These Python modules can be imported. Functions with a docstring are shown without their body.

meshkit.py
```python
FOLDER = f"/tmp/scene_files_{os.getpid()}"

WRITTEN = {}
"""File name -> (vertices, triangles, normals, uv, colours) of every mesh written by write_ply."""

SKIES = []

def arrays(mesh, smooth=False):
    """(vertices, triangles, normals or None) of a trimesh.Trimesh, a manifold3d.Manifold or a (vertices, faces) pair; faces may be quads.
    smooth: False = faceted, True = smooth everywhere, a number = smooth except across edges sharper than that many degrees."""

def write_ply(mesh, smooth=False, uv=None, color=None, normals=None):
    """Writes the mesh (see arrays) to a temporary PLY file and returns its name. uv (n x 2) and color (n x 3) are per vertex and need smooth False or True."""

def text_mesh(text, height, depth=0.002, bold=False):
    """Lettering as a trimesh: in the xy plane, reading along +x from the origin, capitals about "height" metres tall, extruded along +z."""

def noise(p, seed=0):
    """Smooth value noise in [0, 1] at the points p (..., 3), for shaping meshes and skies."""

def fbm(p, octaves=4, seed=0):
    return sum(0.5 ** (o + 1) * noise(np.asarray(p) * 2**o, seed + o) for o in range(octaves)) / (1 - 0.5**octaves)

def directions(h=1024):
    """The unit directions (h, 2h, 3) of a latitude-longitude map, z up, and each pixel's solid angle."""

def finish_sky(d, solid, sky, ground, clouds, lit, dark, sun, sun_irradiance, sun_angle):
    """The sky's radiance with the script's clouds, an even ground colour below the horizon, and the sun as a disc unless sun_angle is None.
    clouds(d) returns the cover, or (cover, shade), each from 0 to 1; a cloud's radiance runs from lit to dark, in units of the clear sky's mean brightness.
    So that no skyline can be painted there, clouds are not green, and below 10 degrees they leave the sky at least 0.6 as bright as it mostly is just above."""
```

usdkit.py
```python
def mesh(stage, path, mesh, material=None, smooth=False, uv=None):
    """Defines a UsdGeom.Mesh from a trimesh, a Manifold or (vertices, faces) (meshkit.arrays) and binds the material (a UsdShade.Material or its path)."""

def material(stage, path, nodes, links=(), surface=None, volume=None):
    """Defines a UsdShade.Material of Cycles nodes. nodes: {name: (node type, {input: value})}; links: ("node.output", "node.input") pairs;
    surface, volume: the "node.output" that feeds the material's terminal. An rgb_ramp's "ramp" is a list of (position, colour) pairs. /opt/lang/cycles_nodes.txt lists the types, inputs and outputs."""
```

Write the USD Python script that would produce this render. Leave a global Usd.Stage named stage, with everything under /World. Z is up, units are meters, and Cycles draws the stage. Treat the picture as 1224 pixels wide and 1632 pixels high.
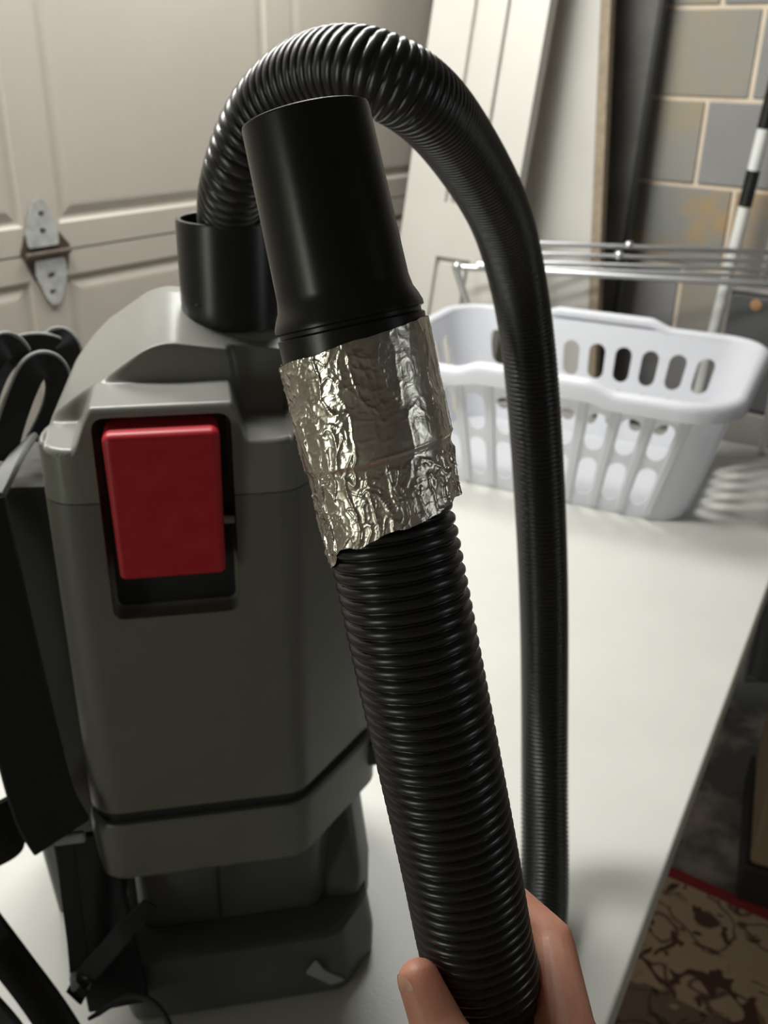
import math, random
import numpy as np
import shapely, shapely.geometry.polygon
import trimesh, manifold3d as m3, usdkit, meshkit
from scipy.interpolate import CubicSpline
from shapely.geometry import Polygon, Point, box as sbox
from pxr import Usd, UsdGeom, UsdLux, UsdShade, Gf, Sdf

random.seed(7); RNG = np.random.default_rng(7)
stage = Usd.Stage.CreateInMemory()
UsdGeom.SetStageUpAxis(stage, UsdGeom.Tokens.z); UsdGeom.SetStageMetersPerUnit(stage, 1.0)
UsdGeom.Xform.Define(stage, '/World'); UsdGeom.Scope.Define(stage, '/World/Looks')
V = lambda *a: np.array(a, float)

# ------------------------------------------------------------------ camera, sky, lights
PITCH, ROLL, EYE, FPX = math.radians(25.5), math.radians(1.1), 1.52, 1514.0
fwd = V(0, math.cos(PITCH), -math.sin(PITCH)); rt = V(1, 0, 0); upv = np.cross(rt, fwd)
r2 = math.cos(ROLL) * rt + math.sin(ROLL) * upv; u2 = -math.sin(ROLL) * rt + math.cos(ROLL) * upv
cam = UsdGeom.Camera.Define(stage, '/World/camera')
M = Gf.Matrix4d(*r2, 0, *u2, 0, *(-fwd), 0, 0, 0, EYE, 1)
cam.AddTransformOp().Set(M)
cam.CreateHorizontalApertureAttr(36.0); cam.CreateVerticalApertureAttr(48.0)
cam.CreateFocalLengthAttr(36.0 * FPX / 1224.0)
cam.CreateFStopAttr(21.0); cam.CreateFocusDistanceAttr(0.36)
cam.CreateClippingRangeAttr(Gf.Vec2f(0.01, 60))
cam.CreateExposureAttr(0.18)

TH = math.radians(36.6)                      # direction along the garage door, receding
DE = V(math.sin(TH), math.cos(TH), 0); DN = V(math.cos(TH), -math.sin(TH), 0)     # along, into the room
DO = V(-.667, 1.902, 0)                      # foot of the hinge line on the door's plane
WA = math.radians(54)
WD = V(math.sin(WA), -math.cos(WA), 0); WN = V(-math.cos(WA), -math.sin(WA), 0)   # along the block wall, into the room
WO = V(.833, 2.622, 0)
Z3 = V(0, 0, 1)

def rect_light(name, center, normal, w, h, color, power, spread=None):
    n = np.array(normal, float); n /= np.linalg.norm(n)
    n = -n                                          # a RectLight shines along its own -z
    x = np.cross(Z3, n); x /= np.linalg.norm(x); y = np.cross(n, x)
    l = UsdLux.RectLight.Define(stage, '/World/' + name)
    l.CreateWidthAttr(w); l.CreateHeightAttr(h); l.CreateIntensityAttr(power); l.CreateColorAttr(Gf.Vec3f(*color))
    l.AddTransformOp().Set(Gf.Matrix4d(*x, 0, *y, 0, *n, 0, *map(float, center), 1))
    return l
P_HIGH, P_LOW, P_CEIL = 32.0, 3.2, 14.0
dome = UsdLux.DomeLight.Define(stage, '/World/sky'); dome.CreateIntensityAttr(0.5); dome.CreateColorAttr(Gf.Vec3f(.93, 1.0, .97))
YB, BX0, BX1 = -1.90, -3.40, -2.35           # back wall of the bay and its open doorway, daylight and greenery outside
rect_light('ceiling_light_left', V(-.72, 1.18, 2.50), (.0001, 0, -1), .30, 1.0, (1.0, 1.0, .97), P_HIGH)
rect_light('ceiling_light_right', V(-.08, 2.05, 2.38), (.0001, 0, -1), .55, .7, (.98, 1.0, .97), P_CEIL)
rect_light('doorway_daylight', V((BX0 + BX1) / 2, YB - .06, 1.05), (0, 1, 0), BX1 - BX0, 2.05, (.93, 1.0, .80), P_LOW)

# ------------------------------------------------------------------ helpers
_names = {}
def numbered(parent, name):
    k = _names.get((parent, name), 0); _names[(parent, name)] = k + 1
    return name if k == 0 else f'{name}_{k:03d}'
def path_of(p): return str(p.GetPath()) if hasattr(p, 'GetPath') else (p or '/World')
def tag(o, label=None, cat=None, group=None, kind=None):
    o = o.GetPrim()
    for k, v in (('label', label), ('category', cat), ('group', group), ('kind', kind)):
        if v: o.SetCustomDataByKey(k, v)
    return o
def obj(name, mesh, mat, parent=None, smooth=False, **kw):
    pp = path_of(parent)
    m = usdkit.mesh(stage, pp + '/' + numbered(pp, name), mesh, mat, smooth)
    return tag(m, **kw)
def thing(name, label=None, cat=None, loc=(0, 0, 0), rotz=0, parent=None, group=None, kind=None):
    pp = path_of(parent)
    x = UsdGeom.Xform.Define(stage, pp + '/' + numbered(pp, name))
    if any(loc) or rotz:
        x.AddTranslateOp().Set(Gf.Vec3d(*map(float, loc))); x.AddRotateZOp().Set(math.degrees(rotz))
    return tag(x, label, cat, group, kind)
def cat(ms): return trimesh.util.concatenate(ms)
def tm(man):
    m = man.to_mesh(); return trimesh.Trimesh(m.vert_properties[:, :3], m.tri_verts, process=False)
def man(mesh):
    return m3.Manifold(m3.Mesh(np.asarray(mesh.vertices, np.float32), np.asarray(mesh.faces, np.uint32)))
def bx(x0, y0, z0, x1, y1, z1):
    m = trimesh.creation.box((x1 - x0, y1 - y0, z1 - z0)); m.apply_translation(((x0 + x1) / 2, (y0 + y1) / 2, (z0 + z1) / 2)); return m
def rbox(x0, y0, z0, x1, y1, z1, r=.004, n=8):
    """box with all edges rounded: hull of eight spheres"""
    s = []
    for x in (x0 + r, x1 - r):
        for y in (y0 + r, y1 - r):
            for z in (z0 + r, z1 - r):
                s.append(m3.Manifold.sphere(r, n * 2).translate((x, y, z)))
    return tm(m3.Manifold.batch_hull(s))
def frame(mesh, o, ex, ey, ez=None):
    ex, ey = np.array(ex, float), np.array(ey, float); ez = np.cross(ex, ey) if ez is None else np.array(ez, float)
    T = np.eye(4); T[:3, 0], T[:3, 1], T[:3, 2], T[:3, 3] = ex, ey, ez, o
    mesh = mesh.copy(); mesh.apply_transform(T)
    if np.linalg.det(T[:3, :3]) < 0: pass
    return mesh
def spline(P, n, closed=False):
    P = np.array(P, float); d = np.r_[0, np.cumsum(np.linalg.norm(np.diff(P, axis=0), axis=1) ** .5)]
    cs = CubicSpline(d, P, bc_type='natural'); t = np.linspace(0, d[-1], n * 4); q = cs(t)
    s = np.r_[0, np.cumsum(np.linalg.norm(np.diff(q, axis=0), axis=1))]
    u = np.linspace(0, s[-1], n)
    return np.stack([np.interp(u, s, q[:, k]) for k in range(3)], 1), s[-1]
def frames(P):
    T = np.gradient(P, axis=0); T /= np.linalg.norm(T, axis=1)[:, None]
    a = V(0, 0, 1) if abs(T[0][2]) < .9 else V(1, 0, 0)
    n = np.cross(T[0], a); n /= np.linalg.norm(n); N = [n]
    for i in range(1, len(P)):
        n = N[-1] - T[i] * (N[-1] @ T[i]); n /= np.linalg.norm(n); N.append(n)
    N = np.array(N); return T, N, np.cross(T, N)
def grid_mesh(G, wrap_u=True, caps=False):
    """G: rows x cols x 3; cols wrap around when wrap_u"""
    R, Cn = G.shape[:2]; v = G.reshape(-1, 3); i = np.arange(R - 1)[:, None]; j = np.arange(Cn if wrap_u else Cn - 1)[None]
    a = i * Cn + j; b = i * Cn + (j + 1) % Cn; c = a + Cn; d = b + Cn
    f = np.concatenate([np.stack([a, b, d], -1).reshape(-1, 3), np.stack([a, d, c], -1).reshape(-1, 3)])
    if caps:
        v = np.vstack([v, G[0].mean(0), G[-1].mean(0)]); k = np.arange(Cn); n0 = R * Cn
        f = np.vstack([f, np.stack([np.full(Cn, n0), (k + 1) % Cn, k], 1), np.stack([np.full(Cn, n0 + 1), (R - 1) * Cn + k, (R - 1) * Cn + (k + 1) % Cn], 1)])
    return trimesh.Trimesh(v, f, process=False)
def tube(P, r, n=24, k=16, caps=True):
    """round tube along points; r a number or one per control point"""
    P = np.array(P, float)
    if len(P) > 2: Q, L = spline(P, n)
    else: Q = np.linspace(P[0], P[1], 2)
    T, N, B = frames(Q); rr = np.interp(np.linspace(0, 1, len(Q)), np.linspace(0, 1, len(np.atleast_1d(r))), np.atleast_1d(r))
    a = np.linspace(0, 2 * np.pi, k, endpoint=False)
    G = Q[:, None] + rr[:, None, None] * (np.cos(a)[None, :, None] * N[:, None] + np.sin(a)[None, :, None] * B[:, None])
    return grid_mesh(G, caps=caps)
def lathe(prof, k=64):
    """closed or open (r,z) profile about z"""
    a = np.linspace(0, 2 * np.pi, k, endpoint=False); p = np.array(prof, float)
    G = np.stack([p[:, 0, None] * np.cos(a), p[:, 0, None] * np.sin(a), np.repeat(p[:, 1, None], k, 1)], -1)
    return grid_mesh(G)
def align(mesh, p, d):
    """z axis of the mesh to direction d, origin to p"""
    d = np.array(d, float); d /= np.linalg.norm(d); a = V(1, 0, 0) if abs(d[0]) < .9 else V(0, 1, 0)
    x = np.cross(a, d); x /= np.linalg.norm(x); return frame(mesh, p, x, np.cross(d, x), d)
def rod(p, q, r, k=12): return tube([p, q], r, k=k)
def ribbon(P, side, w, th, n=40, ribs=0):
    """flat strap along points; side = approximate width direction; ribs adds woven edge cords"""
    Q, L = spline(P, n); T = np.gradient(Q, axis=0); T /= np.linalg.norm(T, axis=1)[:, None]
    S = np.array(side, float); S = np.broadcast_to(S, Q.shape) if S.ndim == 1 else np.stack([np.interp(np.linspace(0, 1, n), np.linspace(0, 1, len(S)), S[:, k]) for k in range(3)], 1)
    S = S - T * (S * T).sum(1)[:, None]; S /= np.linalg.norm(S, axis=1)[:, None]; U = np.cross(T, S)
    c = np.array([(-.5, -.3), (-.46, -.5), (.46, -.5), (.5, -.3), (.5, .3), (.46, .5), (-.46, .5), (-.5, .3)])
    G = Q[:, None] + S[:, None] * (c[:, 0] * w)[None, :, None] + U[:, None] * (c[:, 1] * th)[None, :, None]
    return grid_mesh(G, caps=True)
def rpoly(pts, r, q=10):
    p = Polygon(pts); return p.buffer(-r, quad_segs=q).buffer(r, quad_segs=q)
def ring(poly, n=160):
    e = shapely.geometry.polygon.orient(poly, 1.0).exterior; return np.array([e.interpolate(t, normalized=True).coords[0] for t in np.linspace(0, 1, n, endpoint=False)])
def extrude(poly, z0, z1):
    m = trimesh.creation.extrude_polygon(poly, z1 - z0, engine='earcut'); m.apply_translation((0, 0, z0)); return m
def loft(levels, n=160):
    """levels: (polygon, z); rings matched by angle about their centroids"""
    G = []
    for poly, z in levels:
        e = poly.exterior if hasattr(poly, 'exterior') else poly; c = poly.centroid; R = []
        for a in np.linspace(0, 2 * np.pi, n, endpoint=False):
            from shapely.geometry import LineString
            hit = LineString([(c.x, c.y), (c.x + 2 * math.cos(a), c.y + 2 * math.sin(a))]).intersection(e)
            h = hit if hit.geom_type == 'Point' else list(hit.geoms)[-1]
            R.append((h.x, h.y, z))
        G.append(R)
    return grid_mesh(np.array(G), caps=True)

# ------------------------------------------------------------------ materials
def mat(name, color, rough=.5, metal=0.0, noise=None, bump=None, coat=0.0, spec=.5, extra=None):
    """noise = (scale, colour2, low, high): blotches; bump = (scale, distance)"""
    p = '/World/Looks/' + name
    N = {'p': ('principled_bsdf', {'base_color': color, 'roughness': rough, 'metallic': metal, 'coat_weight': coat, 'specular_ior_level': spec, **(extra or {})})}
    Lk = []
    if noise or bump: N['g'] = ('texture_coordinate', {})
    if noise:
        N['n'] = ('noise_texture', {'scale': noise[0], 'detail': 5.0, 'roughness': .6}); Lk.append(('g.object', 'n.vector'))
        N['r'] = ('rgb_ramp', {'ramp': [(noise[2], color), (noise[3], noise[1])]}); Lk += [('n.fac', 'r.fac'), ('r.color', 'p.base_color')]
    if bump:
        N['b'] = ('noise_texture', {'scale': bump[0], 'detail': 4.0}); N['bp'] = ('bump', {'strength': 1.0, 'distance': bump[1]})
        Lk += [('g.object', 'b.vector'), ('b.fac', 'bp.height'), ('bp.normal', 'p.normal')]
    return usdkit.material(stage, p, N, Lk, surface='p.BSDF')

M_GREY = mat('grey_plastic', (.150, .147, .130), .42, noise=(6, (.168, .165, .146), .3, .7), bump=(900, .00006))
M_GREYLIT = mat('lit_grey_plastic', (.215, .213, .190), .33, noise=(7, (.24, .237, .212), .3, .7), bump=(900, .00005))  # same plastic as the body, lightened to paint in its brighter lit top
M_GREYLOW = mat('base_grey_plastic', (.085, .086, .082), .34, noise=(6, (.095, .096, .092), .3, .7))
M_FRAME = mat('harness_frame_plastic', (.055, .056, .052), .34)
M_DARKGAP = mat('dark_gap_plastic', (.02, .02, .02), .5)
M_RED = mat('red_plastic', (.52, .018, .030), .40, noise=(60, (.56, .022, .034), .4, .6))
M_BLACK = mat('black_plastic', (.012, .012, .012), .30, noise=(40, (.016, .016, .016), .4, .6))
M_HOSE = mat('hose_black_vinyl', (.010, .010, .011), .30, noise=(30, (.014, .014, .015), .35, .7), spec=.8)
M_CUFF = mat('cuff_black_plastic', (.013, .013, .012), .27, noise=(25, (.018, .018, .016), .4, .7), bump=(300, .00003))
M_WEB = mat('black_webbing', (.014, .014, .017), .8, bump=(700, .0004))
M_PAD = mat('black_padding', (.012, .012, .013), .9, bump=(400, .0006))
M_WEBGREY = mat('grey_webbing', (.30, .30, .29), .8, bump=(600, .0006))
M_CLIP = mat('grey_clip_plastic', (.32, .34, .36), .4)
M_FOIL = usdkit.material(stage, '/World/Looks/aluminium_foil_tape', {
    'g': ('texture_coordinate', {}), 'n': ('noise_texture', {'scale': 110.0, 'detail': 5.0, 'distortion': 2.0}),
    'n2': ('noise_texture', {'scale': 26.0, 'detail': 4.0}), 'r': ('rgb_ramp', {'ramp': [(.35, (.12, .12, .12)), (.7, (.36, .36, .36))]}),
    'b': ('bump', {'strength': .6, 'distance': .0005}),
    'p': ('principled_bsdf', {'base_color': (.88, .83, .76), 'metallic': 1.0, 'roughness': .2})},
    [('g.object', 'n.vector'), ('g.object', 'n2.vector'), ('n2.fac', 'r.fac'), ('r.color', 'p.roughness'), ('n.fac', 'b.height'), ('b.normal', 'p.normal')], surface='p.BSDF')
M_TABLE = mat('white_blow_moulded_plastic', (.68, .675, .625), .36, noise=(5, (.63, .625, .575), .35, .75), bump=(350, .00025))
M_TABLE_EDGE = M_TABLE
M_STEEL = mat('grey_steel_tube', (.35, .35, .34), .35, metal=.9)
M_BASKET = usdkit.material(stage, '/World/Looks/white_basket_plastic', {'p': ('principled_bsdf', {'base_color': (.88, .885, .92), 'roughness': .38}), 't': ('translucent_bsdf', {'color': (.88, .885, .93)}), 'm': ('mix_closure', {'fac': .33})}, [('p.BSDF', 'm.closure1'), ('t.BSDF', 'm.closure2')], surface='m.closure')
M_CHROME = mat('chrome', (.78, .78, .79), .34, metal=1.0)
M_DOORP = mat('garage_door_paint', (.45, .405, .350), .55, noise=(3, (.425, .383, .33), .35, .7), bump=(220, .0003))
M_HINGE = mat('galvanised_steel', (.62, .62, .60), .38, metal=.55, noise=(40, (.45, .45, .43), .4, .65))
M_RUST = mat('dark_oily_steel', (.045, .035, .026), .6, noise=(60, (.09, .06, .035), .4, .65))
M_WHITE = mat('white_door_paint', (.56, .535, .49), .42, noise=(4, (.53, .505, .46), .4, .7))
M_GREYBOARD = mat('grey_primed_board', (.42, .41, .38), .6, noise=(5, (.38, .37, .34), .4, .7))
M_RAWEDGE = mat('raw_wood_edge', (.26, .20, .14), .8, noise=(50, (.34, .27, .19), .35, .65))
M_DARKBOARD = mat('dark_grey_board', (.10, .095, .085), .65, noise=(6, (.16, .15, .135), .4, .7))
M_BLOCKS = [mat(f'concrete_block_{"abc"[i]}', c, .92, noise=(s, c2, .5, .74), bump=(160, .0012)) for i, (c, s, c2) in enumerate((
    ((.30, .295, .275), 6, (.48, .31, .13)), ((.34, .32, .285), 5, (.40, .33, .22)), ((.30, .29, .285), 4, (.34, .325, .31))))]
M_MORTAR = mat('mortar', (.82, .68, .54), .95, noise=(12, (.70, .59, .47), .4, .7), bump=(120, .001))
M_FLOOR = mat('stained_concrete_floor', (.14, .137, .13), .5, noise=(3.2, (.55, .50, .47), .50, .62), bump=(40, .0006))
M_WALL = mat('painted_wall', (.26, .24, .21), .8, bump=(60, .0005))
M_CEIL = mat('ceiling_paint', (.24, .23, .21), .85)
M_SKIN = mat('skin', (.45, .205, .135), .5, noise=(55, (.52, .25, .165), .35, .7), bump=(900, .00009), extra={'subsurface_weight': .25, 'subsurface_scale': .004})
M_NAIL = mat('fingernail', (.50, .26, .185), .35)
M_TAN = mat('tan_wood', (.30, .215, .15), .6, noise=(9, (.25, .175, .12), .35, .7))
M_CAB = mat('dark_grey_steel', (.10, .10, .10), .5)
M_STICK = mat('orange_brown_sticker', (.50, .27, .13), .6)
M_POLEW = mat('white_enamel_pole', (.85, .85, .82), .3)
M_POLEG = mat('grey_pole', (.30, .28, .26), .5)

# ------------------------------------------------------------------ the room
S_CORNER = 1.68                                    # where the garage wall meets the block wall, along DE
A = np.array([[DE[0], -WD[0]], [DE[1], -WD[1]]]); sol = np.linalg.solve(A, (WO - DO)[:2]); S_CORNER, T_CORNER = sol
def on_door(mesh): return frame(mesh, DO, DE, -DN, Z3)          # mesh x along the door, y away from the room, z up
def on_wall(mesh): return frame(mesh, WO, WD, -WN, Z3)          # x along the wall to the right, y away from the room
obj('floor', bx(-6, -5, -.1, 6, 7, 0), M_FLOOR, kind='structure')
obj('ceiling', bx(-6, -5, 2.75, 6, 7, 2.85), M_CEIL, kind='structure')
# garage wall: jambs and head round two bays; bay one closed by the sectional door, the other open to daylight
D0, D1 = -2.12, S_CORNER - .02
wl = [bx(-6.5, .06, 0, D0, .2, 2.75), bx(D0, .06, 2.32, S_CORNER + .3, .2, 2.75)]
obj('wall_left', on_door(cat(wl)), M_WALL, kind='structure')
obj('wall_back', cat([bx(-6, YB - .15, 0, BX0, YB, 2.75), bx(BX1, YB - .15, 0, 6, YB, 2.75), bx(BX0, YB - .15, 2.1, BX1, YB, 2.75)]), M_WALL, kind='structure')
obj('trim_1', cat([bx(BX0 - .07, YB, 0, BX0, YB + .02, 2.17), bx(BX1, YB, 0, BX1 + .07, YB + .02, 2.17), bx(BX0, YB, 2.1, BX1, YB + .02, 2.17)]), M_WHITE, kind='structure')
# sectional garage door
door = thing('door_1', kind='structure')
SH, PITCHX, PW = .5835, .687, .607
def door_panel(w, h):
    """raised panel: border groove then raised field; local x,z in the face, y = depth away from the room"""
    prof = [(0, 0), (.006, .007), (.012, .008), (.03, .002), (.036, .0015)]
    G = []
    for i, d in prof: G.append([(i, d, i), (w - i, d, i), (w - i, d, h - i), (i, d, h - i)])
    i, d = prof[-1]
    m = grid_mesh(np.array(G)); cap = trimesh.Trimesh(np.array(G[-1]), [[0, 1, 2], [0, 2, 3]], process=False)
    return cat([m, cap])
xs = [.029 + (k - 3) * PITCHX for k in range(6)]
for r in range(4):
    z0, z1 = r * SH, (r + 1) * SH - .004
    pz0, pz1 = z0 + .050, z1 - .047
    ms = [bx(D0, .012, z0, D1, .045, z1), bx(D0, 0, z0, D1, .012, pz0), bx(D0, 0, pz1, D1, .012, z1)]
    edges = [D0] + [e for x in xs for e in (max(x, D0 + .03), min(x + PW, D1 - .03))] + [D1]
    edges = sorted(edges)
    for a, b in zip(edges[0::2], edges[1::2]):
        if b > a: ms.append(bx(a, 0, pz0, b, .012, pz1))
    obj('section', on_door(cat(ms)), M_DOORP, door)
    for x in xs:
        a, b = max(x, D0 + .03), min(x + PW, D1 - .03)
        if b - a < .1: continue
        p = door_panel(b - a, pz1 - pz0); p.apply_translation((a, 0, pz0)); obj('panel', on_door(p), M_DOORP, door)
def leaf(sign):
    pts = [(-.034, 0), (.034, 0), (.036, .028), (.018, .075), (.008, .088), (-.008, .088), (-.018, .075), (-.036, .028)]
    h = Polygon(pts).buffer(-.006).buffer(.006)
    for c in ((0, .030, .0055), (0, .062, .004)): h = h.difference(Point(c[0], c[1]).buffer(c[2], quad_segs=5))
    m = trimesh.creation.extrude_polygon(h, .003, engine='earcut')
    v = m.vertices.copy(); m.vertices = np.stack([v[:, 0], -v[:, 2], v[:, 1] * sign], 1)
    if sign > 0: m.invert()
    return m
for s, zc in ((-.012, SH * 2), (-.012 + 2 * PITCHX, SH * 2), (-.012, SH), (-.012, SH * 3)):
    hg = thing('hinge', parent=door)
    off = V(s, 0, zc)
    def put(m): m = m.copy(); m.apply_translation(off); return on_door(m)
    up_, lo_ = leaf(1), leaf(-1); up_.apply_translation((-.004, -.004, .012)); lo_.apply_translation((.006, -.004, -.014))
    obj('hinge_leaf', put(up_), M_HINGE, hg); obj('hinge_leaf', put(lo_), M_HINGE, hg)
    kn = trimesh.creation.extrude_polygon(Polygon([(-.054, .004), (-.040, .036), (.034, .038), (.058, .008), (.046, -.044), (-.030, -.050)]), .003, engine='earcut')
    v = kn.vertices.copy(); kn.vertices = np.stack([v[:, 0], -v[:, 2], v[:, 1]], 1)
    obj('hinge_plate', put(kn), M_RUST, hg)
    obj('hinge_pin', put(rod(V(-.05, -.012, -.001), V(.05, -.012, -.001), .0055)), M_RUST, hg)
    for dz in (.042, -.044, .074, -.076):
        b = trimesh.creation.cylinder(.0042, .004, sections=10); b.apply_transform(trimesh.transformations.rotation_matrix(np.pi / 2, [1, 0, 0])); b.apply_translation((0, -.006, dz))
        obj('bolt', put(b), M_RUST, hg)

# block wall: real blocks, recessed mortar behind
wall = thing('wall_right', kind='structure')
CH, BL, MJ = .209, .402, .011
mort = on_wall(bx(T_CORNER - .15, .004, 0, 3.6, .2, 2.75)); obj('mortar', mort, M_MORTAR, wall)
zoff = 1.650 - 8 * CH                                   # a bed joint lies at z = 1.65
k = 0
for row in range(-1, 14):
    zb = zoff + row * CH
    z0, z1 = max(zb + MJ / 2, .003), min(zb + CH - MJ / 2, 2.74)
    if z1 - z0 < .03: continue
    joint = .070 if row % 2 == 1 else -.036             # a head joint of this course
    x = joint - 2 * BL
    while x < 1.9:
        a, b = max(x + MJ / 2, T_CORNER + .005), x + BL - MJ / 2
        if b - a > .04:
            pr = RNG.uniform(-.0015, .0015)
            blk = rbox(a, pr - .002, z0, b, .05, z1, .004, 3)
            obj('block', on_wall(blk), M_BLOCKS[int(RNG.integers(3))], wall)
        x += BL; k += 1
obj('wall_right_end', on_wall(bx(1.9, -.001, 0, 5.5, .2, 2.75)), M_WALL, kind='structure')

# ------------------------------------------------------------------ folding table
TY = math.radians(61.8)
TE = V(math.cos(TY), math.sin(TY), 0); TS = V(math.sin(TY), -math.cos(TY), 0)      # along its length (away), across to the right
TR = V(.211, .575, 0)                                                              # a point of the right edge
TL0, TL1, TW, TZ = -.26, 1.573, .76, .74
table = thing('folding_table', 'white plastic folding table under the vacuum and the laundry basket', 'table')
def on_table(m): return frame(m, TR, TS, TE, Z3)
tp = rpoly([(-TW, TL0), (0, TL0), (0, TL1), (-TW, TL1)], .035)
inner = tp.buffer(-.004)
obj('tabletop', on_table(loft([(tp, TZ - .042), (tp, TZ - .005), (tp.buffer(-.0015), TZ - .0015), (tp.buffer(-.005), TZ)], 240)), M_TABLE, table, 35)
for y in (TL0 + .22, TL1 - .22):
    for s in (-1, 1):
        x = -TW / 2 + s * .27
        zf = .011 if y < .5 else 0
        obj('leg', on_table(cat([rod(V(x, y, zf + .012), V(x, y, TZ - .042), .0125), rod(V(x, y, zf), V(x, y, zf + .03), .016)])), M_STEEL, table, 40)
    obj('leg_brace', on_table(rod(V(-TW / 2 - .27, y, .2), V(-TW / 2 + .27, y, .2), .009)), M_STEEL, table, 40)

# ------------------------------------------------------------------ backpack vacuum
VY = math.radians(11.5)
vac = thing('backpack_vacuum', 'grey backpack vacuum with red latch and black harness standing on the white table', 'vacuum cleaner', (-.15, .60, .74), VY)
PLAN = [(-.090, 0), (.086, 0), (.164, .085), (.164, .20), (.10, .26), (0, .26), (-.068, .13)]
plan = rpoly(PLAN, .026)
def cut(mesh, *tools):
    a = man(mesh)
    for t in tools: a = a - man(t)
    return tm(a)
recess_cut = cat([])if False else rbox(-.0465, -.05, .406, .0455, .019, .5620, .008, 6)
body = tm(m3.Manifold.extrude(m3.CrossSection([ring(plan, 260)]), .50 - .224).translate((0, 0, .224)))
obj('body_shell', cut(body, recess_cut), M_GREY, vac, 30)
# cap: sloped hood with two finger scoops and a shelf above the latch
def sstep(x, a, b):
    t = np.clip((x - a) / (b - a), 0, 1); return t * t * (3 - 2 * t)
def smin(a, b, k): h = np.clip(.5 + .5 * (b - a) / k, 0, 1); return b * (1 - h) + a * h - k * h * (1 - h)
def cap_h(x, y, d):
    roof = -smin(-(np.full_like(x, .600) - .68 * np.maximum(0, -x - .002) - .17 * np.maximum(0, x - .01)), np.full_like(x, -.35), .001)
    roof = smin(.5965 - .15 * (x - .01), .5965 + .66 * (x + .004), .012) + .17 * np.clip(y - .06, 0, .09) - .25 * np.maximum(0, y - .17)
    shelf = .5690 + .03 * y
    wall_y = .048 - .045 * sstep(-x, .045, .085)          # the roof's front face sweeps forward at the left corner
    wall_y = wall_y - .02 * sstep(x, .09, .15)
    t = sstep(y, wall_y, wall_y + .007)
    h = shelf * (1 - t) + np.maximum(roof, shelf) * t
    h = np.where(roof < shelf, np.minimum(roof, shelf) * t + shelf * (1 - t), h)
    # scoops
    def scoop(h, x0, x1, y1, floor, soft_l, soft_r):
        m = sstep(x, x0 - soft_l, x0) * (1 - sstep(x, x1, x1 + soft_r)) * (1 - sstep(y, y1, y1 + .010))
        return h * (1 - m) + np.minimum(h, floor) * m
    h = scoop(h, -.079, -.062, .050, .5400 + .05 * y, .004, .017)
    h = scoop(h, .057, .086, .056, .5400 + .05 * y, .011, .010)
    r = .0055; dd = np.clip(r - d, 0, r); h = h - (r - np.sqrt(np.maximum(r * r - dd * dd, 0)))
    return h
gx = np.linspace(-.1, .175, 276); gy = np.linspace(-.004, .27, 260); X, Y = np.meshgrid(gx, gy)
pts = shapely.points(X.ravel(), Y.ravel()); ins = shapely.contains(plan, pts); dist = shapely.distance(plan.exterior, pts)
d = np.where(ins, dist, 0).reshape(X.shape)
H = cap_h(X, Y, d)
top = np.stack([X, Y, H], -1); bot = np.stack([X, Y, np.full_like(X, .45)], -1)
R_, C_ = X.shape; idx = np.arange(R_ * C_).reshape(R_, C_); q = lambda a, b, c, e: np.concatenate([np.stack([a, b, c], -1).reshape(-1, 3), np.stack([a, c, e], -1).reshape(-1, 3)])
f = [q(idx[:-1, :-1], idx[:-1, 1:], idx[1:, 1:], idx[1:, :-1])]; o_ = R_ * C_
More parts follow.
